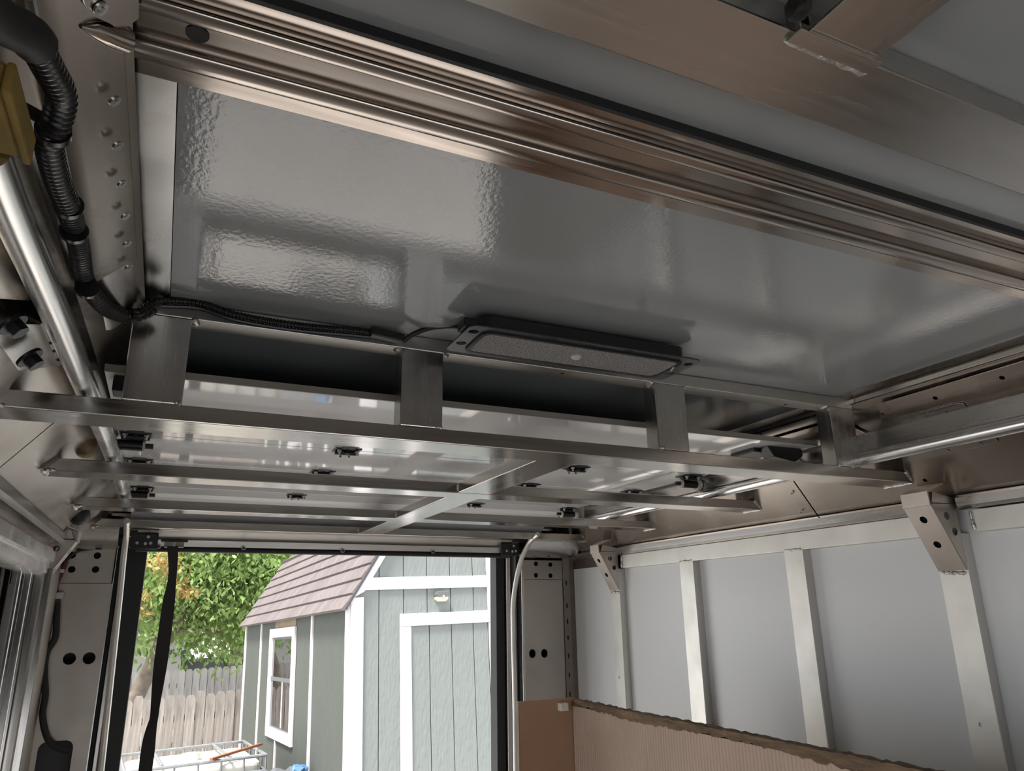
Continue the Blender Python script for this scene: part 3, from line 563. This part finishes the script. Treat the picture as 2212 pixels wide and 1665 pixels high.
# ================================================================== CARDBOARD-WRAPPED BOARD
cb = thing('packed_board', 'tall wooden board with ribbed cardboard wrap and torn top edge', 'board', (1.28, 1.3, -1.5))
MB().box(1.302, 1.322, .15, 2.330, -1.5, -.291).build('board', 'particle_board', cb)
rnd = random.Random(3); k = 170
ys_ = [.15+(2.325-.15)*i/k for i in range(k+1)]; zt = [-.287+rnd.uniform(-.0015, .0015) for _ in ys_]
b = MB(); vs = []; 
for y, z in zip(ys_, zt): vs += [(1.289+rnd.uniform(-.002, .001), y, z), (1.318, y, z+rnd.uniform(-.002, .002)), (1.318, y, -.296), (1.288, y, -.3075+rnd.uniform(-.0045, .004)+.004*math.sin(y*9))]
fs = [(i*4+j, i*4+(j+1) % 4, (i+1)*4+(j+1) % 4, (i+1)*4+j) for i in range(k) for j in range(4)]+[(0, 1, 2, 3), (4*k, 4*k+3, 4*k+2, 4*k+1)]
b.add(vs, fs); b.build('torn_edge', 'torn_wood', cb, smooth=False)
MB().box(1.290, 1.3015, .15, 2.322, -1.5, -.306).build('cardboard_wrap', 'cardboard', cb)
o = MB().box(1.092, 1.3, 2.325, 2.339, -1.5, -.283).build('end_panel', 'panel_brown', cb, .001)
MB().box(1.090, 1.094, 2.3245, 2.3395, -1.5, -.282).build('panel_edge', 'bare_wood', cb)
MB().box(1.234, 1.262, 2.30, 2.326, -.318, -.294).build('staple_tab', 'cream_plastic', cb, .002)
# ================================================================== YARD (the van stands tilted on it)
EN = V((-.027, .036, .999)).normalized(); EYv = V((-.064, .997, -.038)); EYv = (EYv-EN*EN.dot(EYv)).normalized(); EXv = EYv.cross(EN)
C0 = ray(760, 1300).normalized()*6.5
def Y(a, b_, h): return C0+EXv*a+EYv*b_+EN*h
def yon(u, v, b_): d = ray(u, v); t = (C0.dot(EYv)+b_)/d.dot(EYv); p = d*t-C0; return V((p.dot(EXv), p.dot(EYv), p.dot(EN)))
GH = -2.46
tag(MB(Y).box(-14, 14, -9, 30, GH-.1, GH).build('ground', 'gravel'), 'pale gravel yard ground outside the doorway', kind='structure')
# --- shed
sh = thing('garden_shed', 'sage green garden shed with white trim and gambrel shingle roof', 'shed', Y(1.2, 2.5, GH))
SW, SL = 2.44, 4.95
def rake(a): a = min(a, SW-a); return a/.60*.95+.06 if a < .5 else .852+(a-.5)*.55
def gplank(a0, a1, h0, b0=0., b1=.018, name='siding_plank', h1=None):
    t0, t1 = (rake(a0)-.03, rake(a1)-.03) if h1 is None else (h1, h1)
    MB(Y).prism([(a0, h0), (a1, h0), (a1, t1), (a0, t0)], lambda p, q, z: (p, z, q), b0, b1).build(name, 'siding_sage', sh, .003, seg=1)
ed = [.02, .236, .458, .676, .899, 1.126, 1.35, 1.57, 1.79, 2.01, 2.22, 2.42]
for a0, a1 in zip(ed, ed[1:]): gplank(a0+.003, a1-.003, -.112 if .42 < a0 and a1 < 1.36 else GH+.1)
MB(Y).box(0, SW, .018, .04, GH+.05, .0).build('sheathing', 'sash_dark', sh)
MB(Y).prism([(0.02, 0), (SW-.02, 0), (SW-.52, .8), (1.22, 1.2), (.5, .8)], lambda p, q, z: (p, z, q), .018, .04).build('sheathing', 'sash_dark', sh)
def trim(a0, a1, h0, h1, b0=-.02, b1=0.): return MB(Y).box(a0, a1, b0, b1, h0, h1).build('trim_board', 'trim_white', sh, .003, seg=1)
trim(-.012, .098, GH+.05, .035); trim(.099, 1.262, .092, .195, -.018); trim(SW-.1, SW+.01, GH+.05, .035); trim(1.345, SW-.1, .092, .195, -.018)
trim(1.263, 1.345, -.110, .36, -.019); MB(Y).box(-.03, -.0, -.005, .09, GH+.05, .02).build('trim_board', 'trim_white', sh, .003)
for s_ in (1, -1):
    X = (lambda a: a) if s_ > 0 else (lambda a: SW-a)
    MB(Y).prism([(X(-.02), .02), (X(.10), .08), (X(.55), .79), (X(.47), .86)], lambda p, q, z: (p, z, q), -.03, 0).build('rake_board', 'trim_white', sh, .002)
    MB(Y).prism([(X(.47), .86), (X(.55), .79), (X(1.22), 1.16), (X(1.22), 1.26)], lambda p, q, z: (p, z, q), -.03, 0).build('rake_board', 'trim_white', sh, .002)
# door
sd = [.520, .690, .900, 1.112, 1.262]
for a0, a1 in zip(sd, sd[1:]): gplank(a0+.003, a1-.003, GH+.2, -.004, .015, 'door_plank', -.216)
trim(.419, .519, GH+.15, -.217); trim(1.263, 1.345, GH+.15, -.217); trim(.419, 1.345, -.216, -.112, -.024)
# roof (steep lower slope with shingles on the visible side)
s_dir = V((.55, .86)).normalized(); nrm = V((-s_dir.y, s_dir.x)); SLN = 1.02
def RF(s, b_, o): return Y(-.075+s_dir.x*s+nrm.x*o, b_, -.055+s_dir.y*s+nrm.y*o)
MB(lambda s, b_, o: RF(s, b_, o)).box(0, SLN, -.05, SL+.06, -.02, 0).build('roof_deck', 'house_roof', sh)
tabw = .172; ssrc = None; nb_ = int((SL+.12)/tabw)
for rI in range(7):
    for j in range(nb_+1):
        s0 = rI*.146-.012; b0 = -.07+(j-.5*(rI % 2))*tabw
        if ssrc is None or True:
            tb0, tb1 = max(-.07, b0+.002), min(SL+.08, b0+tabw-.002)
            if tb1-tb0 < .03: continue
            full = (tb1-tb0) > tabw-.006; c = RF(s0, (tb0+tb1)/2, 0)
            if full and ssrc: o = inst(ssrc, c+ssrc_off, sh)
            else:
                lift = .026
                b = MB(lambda s, bb2, o_: RF(s, bb2, o_)); b.add([(s0, tb0, .002), (s0, tb1, .002), (s0+.16, tb1, .001), (s0+.16, tb0, .001), (s0, tb0, lift), (s0, tb1, lift), (s0+.16, tb1, .006), (s0+.16, tb0, .006)],
                      [(0, 1, 2, 3), (7, 6, 5, 4), (0, 4, 5, 1), (1, 5, 6, 2), (2, 6, 7, 3), (3, 7, 4, 0)])
                o = b.build('shingle', 'shingle', sh, smooth=False)
                if full: ssrc = o; ssrc_off = WL[o]-c
MB(Y).prism([(.44, .82), (1.22, 1.25), (2.0, .82), (2.53, -.05), (2.50, -.06), (1.99, .79), (1.22, 1.21), (.46, .79)], lambda p, q, z: (p, z, q), -.05, SL+.05).build('upper_roof', 'shingle', sh)
# side wall
bats = [(1.24, 1.30), (3.82, 3.875), (SL-.02, SL+.06)]
for b0, b1 in ((.09, 1.24), (1.30, 1.93), (3.26, 3.82), (3.875, SL-.02)): MB(Y).box(-.002, .02, b0, b1, GH+.1, .0).build('siding_panel', 'siding_shaded', sh)
MB(Y).box(-.002, .02, 1.93, 3.26, -.14, .0).build('siding_panel', 'siding_shaded', sh); MB(Y).box(-.002, .02, 1.93, 3.26, GH+.1, -1.27).build('siding_panel', 'siding_shaded', sh)
for b0, b1 in bats: MB(Y).box(-.018, 0, b0, b1, GH+.1, -.01).build('batten', 'trim_white', sh, .002)
MB(Y).box(-.018, 0, 2.72, 2.77, GH+.1, -1.29).build('batten', 'trim_white', sh, .002)
MB(Y).box(-.012, 0, 1.95, 3.0, -.135, -.04).build('bare_header', 'bare_wood', sh)
for a0, a1, b0, b1 in ((SW-.02, SW, 0, SL),): MB(Y).box(a0, a1, b0, b1, GH+.05, .0).build('siding_panel', 'siding_shaded', sh)
MB(Y).box(0, SW, SL-.02, SL, GH+.05, .0).build('siding_panel', 'siding_shaded', sh)
swn = MB(Y).box(-.004, .02, 2.04, 3.15, -1.22, -.22).build('shed_window', 'sash_dark', sh)
for b0, b1, h0, h1 in ((1.94, 3.24, -.235, -.138), (1.94, 3.24, -1.29, -1.19), (1.94, 2.06, -1.19, -.235), (3.12, 3.24, -1.19, -.235)): MB(Y).box(-.028, -.002, b0, b1, h0, h1).build('window_trim', 'trim_white', swn, .002)
MB(Y).box(-.014, -.004, 2.06, 3.12, -.70, -.66).build('meeting_rail', 'sash_dark', swn); MB(Y).box(-.012, -.004, 2.50, 2.53, -1.16, -.70).build('sash_bar', 'trim_white', swn)
for h0, h1 in ((-.655, -.26), (-1.165, -.705)): MB(Y).box(-.008, -.005, 2.12, 3.06, h0, h1).build('pane', 'shed_glass', swn)
# shed lamp
sl_ = thing('shed_lamp', 'small dark solar wall lamp on the shed above its door', 'lamp', Y(.796, -.05, -.03))
MB(Y).prism([(.745, .062), (.85, .062), (.858, .03), (.846, .018), (.748, .018), (.737, .03)], lambda p, q, z: (p, z, q), -.075, -.001).build('housing', 'sash_dark', sl_, .004)
MB(Y).prism([(.745, .02), (.85, .02), (.852, -.002), (.832, -.022), (.765, -.022), (.743, -.002)], lambda p, q, z: (p, z, q), -.06, -.001).build('lamp_panel', 'lamp_face', sl_, .003)
MB(Y).tube([(.80, -.075, .022), (.80, -.083, .022)], .008, 10).build('sensor_dome', 'sensor_white', sl_)
# --- fences
def fence(b_, a0, a1, top, wd, m, label, jag):
    f = thing('board_fence', label, 'fence', Y((a0+a1)/2, b_, GH)); rn = random.Random(int(b_*10)); kinds = []
    for v in range(4):
        w2 = wd/2-.004
        kinds.append(w2*rn.uniform(.93, 1.0))
    srcs = {}; a = a0; i = 0
    while a < a1:
        kI = rn.randrange(4); h = round(top+rn.choice(jag), 3); yo = rn.choice((0, .012, -.008)); key = (kI, h)
        if key not in srcs:
            w2 = kinds[kI]; H = h-GH
            srcs[key] = MB(Y).prism([(a-w2, GH+.03), (a+w2, GH+.03), (a+w2, h-.05), (a+w2*.55, h), (a-w2*.55, h), (a-w2, h-.05)], lambda p, q, z: (p, z, q), b_+yo, b_+yo+.018).build('picket', m, f); off = WL[srcs[key]]-Y(a, b_+yo, 0); srcs[key] = (srcs[key], off)
        else: inst(srcs[key][0], Y(a, b_+yo, 0)+srcs[key][1], f)
        a += wd; i += 1
    for h in (top-.30, GH+.35): MB(Y).box(a0-.1, a1+.1, b_+.032, b_+.07, h-.045, h+.045).build('rail', m, f)
    for a in (a0, (a0+a1)/2, a1): MB(Y).box(a-.045, a+.045, b_+.07, b_+.16, GH, top-.1).build('post', m, f)
fence(6.3, -3.0, .62, -.965, .138, 'fence_wood', 'weathered dog-eared board fence just behind the shed', (0, 0, .02, -.02, .05))
fence(11.0, -4.2, 3.2, -.72, .142, 'fence_wood_grey', 'taller grey board fence further back below the tree', (0, 0, 0, .01))
# --- house beyond
ho = thing('neighbour_house', 'pale neighbour house showing between tree and far fence', 'house', Y(0, 20, GH))
MB(Y).box(-8, .4, 18, 24, GH, -.05).build('wall', 'house_white', ho); MB(Y).box(.4, 7, 18.6, 24, GH, -.62).build('wall', 'house_roof', ho)
MB(Y).prism([(17.4, -.62), (21, .35), (24.6, -.62)], lambda p, q, z: (z, p, q), .4, 7.2).build('roof', 'house_white', ho); MB(Y).prism([(17.4, -.05), (21, 1.6), (24.6, -.05)], lambda p, q, z: (z, p, q), -8.2, .4).build('roof', 'house_roof', ho)
# --- trees
def leaves(name, center, rad, n, size, m, parent, seed, droop=.6, clumps=70, hollow=.55):
    rn = random.Random(seed); b = MB(); ctr = []
    for _ in range(clumps):
        while True:
            d = V([rn.uniform(-1, 1) for _ in range(3)]); 
            if .1 < d.length <= 1: break
        d = d.normalized()*(hollow+(1-hollow)*rn.random()); ctr.append(V((center[0]+d.x*rad[0], center[1]+d.y*rad[1], center[2]+d.z*rad[2])))
    for i in range(n):
        c = ctr[rn.randrange(clumps)]; s = rad[0]*.17
        p = c+V((rn.gauss(0, s), rn.gauss(0, s), rn.gauss(0, s*.8)))
        d = V((rn.uniform(-1, 1), rn.uniform(-1, 1), rn.uniform(-1, .5)-droop)).normalized(); t = d.orthogonal().normalized(); t = (Matrix.Rotation(rn.uniform(0, 6.28), 3, d) @ t)
        L_ = size*rn.uniform(.7, 1.3); w2 = L_*.2; k_ = d.cross(t)*L_*.06
        q = [p, p+d*L_*.35+t*w2, p+d*L_*.35-t*w2, p+d*L_*.7+t*w2*.9+k_, p+d*L_*.7-t*w2*.9+k_, p+d*L_]
        o = len(b.v); b.v += [Y(*x) for x in q]; b.f += [(o, o+1, o+2), (o+1, o+3, o+4, o+2), (o+3, o+5, o+4)]
    ob = b.build(name, m, parent, smooth=False); ob['kind'] = 'stuff'; return ob
tr1 = thing('yard_tree', 'leafy green tree with some yellowing leaves behind the board fence', 'tree', Y(-1.5, 8.3, GH))
leaves('foliage', (-.1, 8.6, 1.05), (1.9, 1.5, 1.45), 30000, .105, 'leaf_green', tr1, 5, clumps=120, hollow=.35)
leaves('yellow_leaves', (-1.05, 7.3, .85), (.5, .35, .62), 420, .10, 'leaf_yellow', tr1, 6, clumps=14)
leaves('yellow_leaves', (-.55, 7.25, .62), (.30, .15, .05), 90, .10, 'leaf_yellow', tr1, 9, clumps=6)
MB(Y).tube([(-1.75, 8.3, GH), (-1.45, 8.3, -1.7), (-1.12, 8.2, -.95), (-.92, 8.2, -.42), (-.6, 8.3, .2), (-.3, 8.5, 1.0)], [.19, .16, .13, .12, .10, .06], 12).build('trunk', 'bark', tr1)
for p0, p1 in (((-.9, 8.2, -.4), (-1.3, 8.1, .9)), ((-.6, 8.3, .2), (.6, 8.2, 1.0)), ((-.7, 8.3, 0), (.2, 8.4, -.1)), ((-.4, 8.4, .8), (-.5, 8.9, 2.2))):
    MB(Y).tube([p0, tuple((x+y)/2+.05 for x, y in zip(p0, p1)), p1], [.06, .045, .02], 8).build('branch', 'bark', tr1)
tr2 = thing('far_tree', 'dense darker green tree rising behind the far fence', 'tree', Y(1.6, 15, GH))
leaves('foliage', (1.4, 14.5, 2.6), (4.2, 2.2, 2.9), 26000, .22, 'leaf_dark', tr2, 8, clumps=160, hollow=.1)
MB(Y).tube([(1.6, 15, GH), (1.5, 15, 0), (1.3, 14.8, 2.4)], [.3, .24, .12], 12).build('trunk', 'bark', tr2)
# --- water tote
tt = thing('water_tote', 'white plastic water tote inside a galvanized wire cage', 'container', Y(-.9, 2.35, GH))
A0, A1, B0, B1, HT = -1.50, -.30, 1.72, 2.98, -1.30
bm_ = MB(Y).prism(rrect(A0+.03, A1-.03, B0+.03, B1-.03, .10, 5), lambda p, q, a: (p, q, a), GH+.14, HT-.045).build('tank', 'tote_plastic', tt, .04, seg=3)
MB(Y).tube([(-.9, 2.35, HT-.05), (-.9, 2.35, HT+.02)], .09, 18).build('cap', 'tote_plastic', tt)
for i, h in enumerate((HT, HT-.13, HT-.36, HT-.62, HT-.88)):
    r = .016 if i == 0 else .010
    MB(Y).tube([(A0, B0, h), (A1, B0, h), (A1, B1, h), (A0, B1, h), (A0, B0, h), (A0+.05, B0, h)], r, 8).build('cage_ring', 'galvanized', tt)
for i in range(7):
    a = A0+(A1-A0)*i/6
    for b_ in (B0, B1): MB(Y).tube([(a, b_, GH+.12), (a, b_, HT)], .010, 8).build('cage_upright', 'galvanized', tt)
for i in range(1, 6):
    b_ = B0+(B1-B0)*i/6
    for a in (A0, A1): MB(Y).tube([(a, b_, GH+.12), (a, b_, HT)], .010, 8).build('cage_upright', 'galvanized', tt)
for a in (-1.2, -.62): MB(Y).tube([(a, B0, HT+.012), (a, B1, HT+.012)], .014, 8).build('cage_top_bar', 'galvanized', tt)
MB(Y).box(A0-.02, A1+.02, B0-.02, B1+.02, GH, GH+.12).build('pallet', 'galvanized', tt)
o = MB(Y).beam((-.80, 1.66, HT+.028), (-.27, 2.14, HT+.05), (.012, -.013, 0), (0, 0, .010)).build('wood_stick', 'stick_orange'); tag(o, 'orange brown wood stick lying across the tote cage', 'stick')
# --- covered stack beside the shed
rn = random.Random(4); b = MB(Y); G = 10; vs = []
def cz(i, j): e = min(i, j, G-i, G-j); return -1.40-.05*(e == 0)+rn.uniform(-.03, .03)
base = [(-.50+.44*i/G, 1.02+.5*j/G) for j in range(G+1) for i in range(G+1)]
vs = [(a, b2, cz(k_ % (G+1), k_//(G+1))) for k_, (a, b2) in enumerate(base)]
fs = [(j*(G+1)+i, j*(G+1)+i+1, (j+1)*(G+1)+i+1, (j+1)*(G+1)+i) for j in range(G) for i in range(G)]
ring = [i for i in range(G+1)]+[i*(G+1)+G for i in range(1, G+1)]+[G*(G+1)+i for i in range(G-1, -1, -1)]+[i*(G+1) for i in range(G-1, 0, -1)]
nv = len(vs); vs += [(vs[i][0]+rn.uniform(-.02, .02), vs[i][1]+rn.uniform(-.02, .02), GH+.01) for i in ring]; m_ = len(ring)
fs += [(ring[i], ring[(i+1) % m_], nv+(i+1) % m_, nv+i) for i in range(m_)]
cs = thing('covered_stack', 'grey tarp covered stack with a crumpled blue corner beside the shed', 'tarp', Y(-.3, 1.2, GH))
b.add(vs, fs); b.build('tarp', 'tarp_grey', cs)
b = MB(Y); b.ball((-.13, 1.12, -1.39), .07, 10, (1.2, 1, .7)); b.v = [p+V([rn.uniform(-.02, .02) for _ in range(3)]) for p in b.v]; b.build('blue_corner', 'tarp_blue', cs, smooth=False)
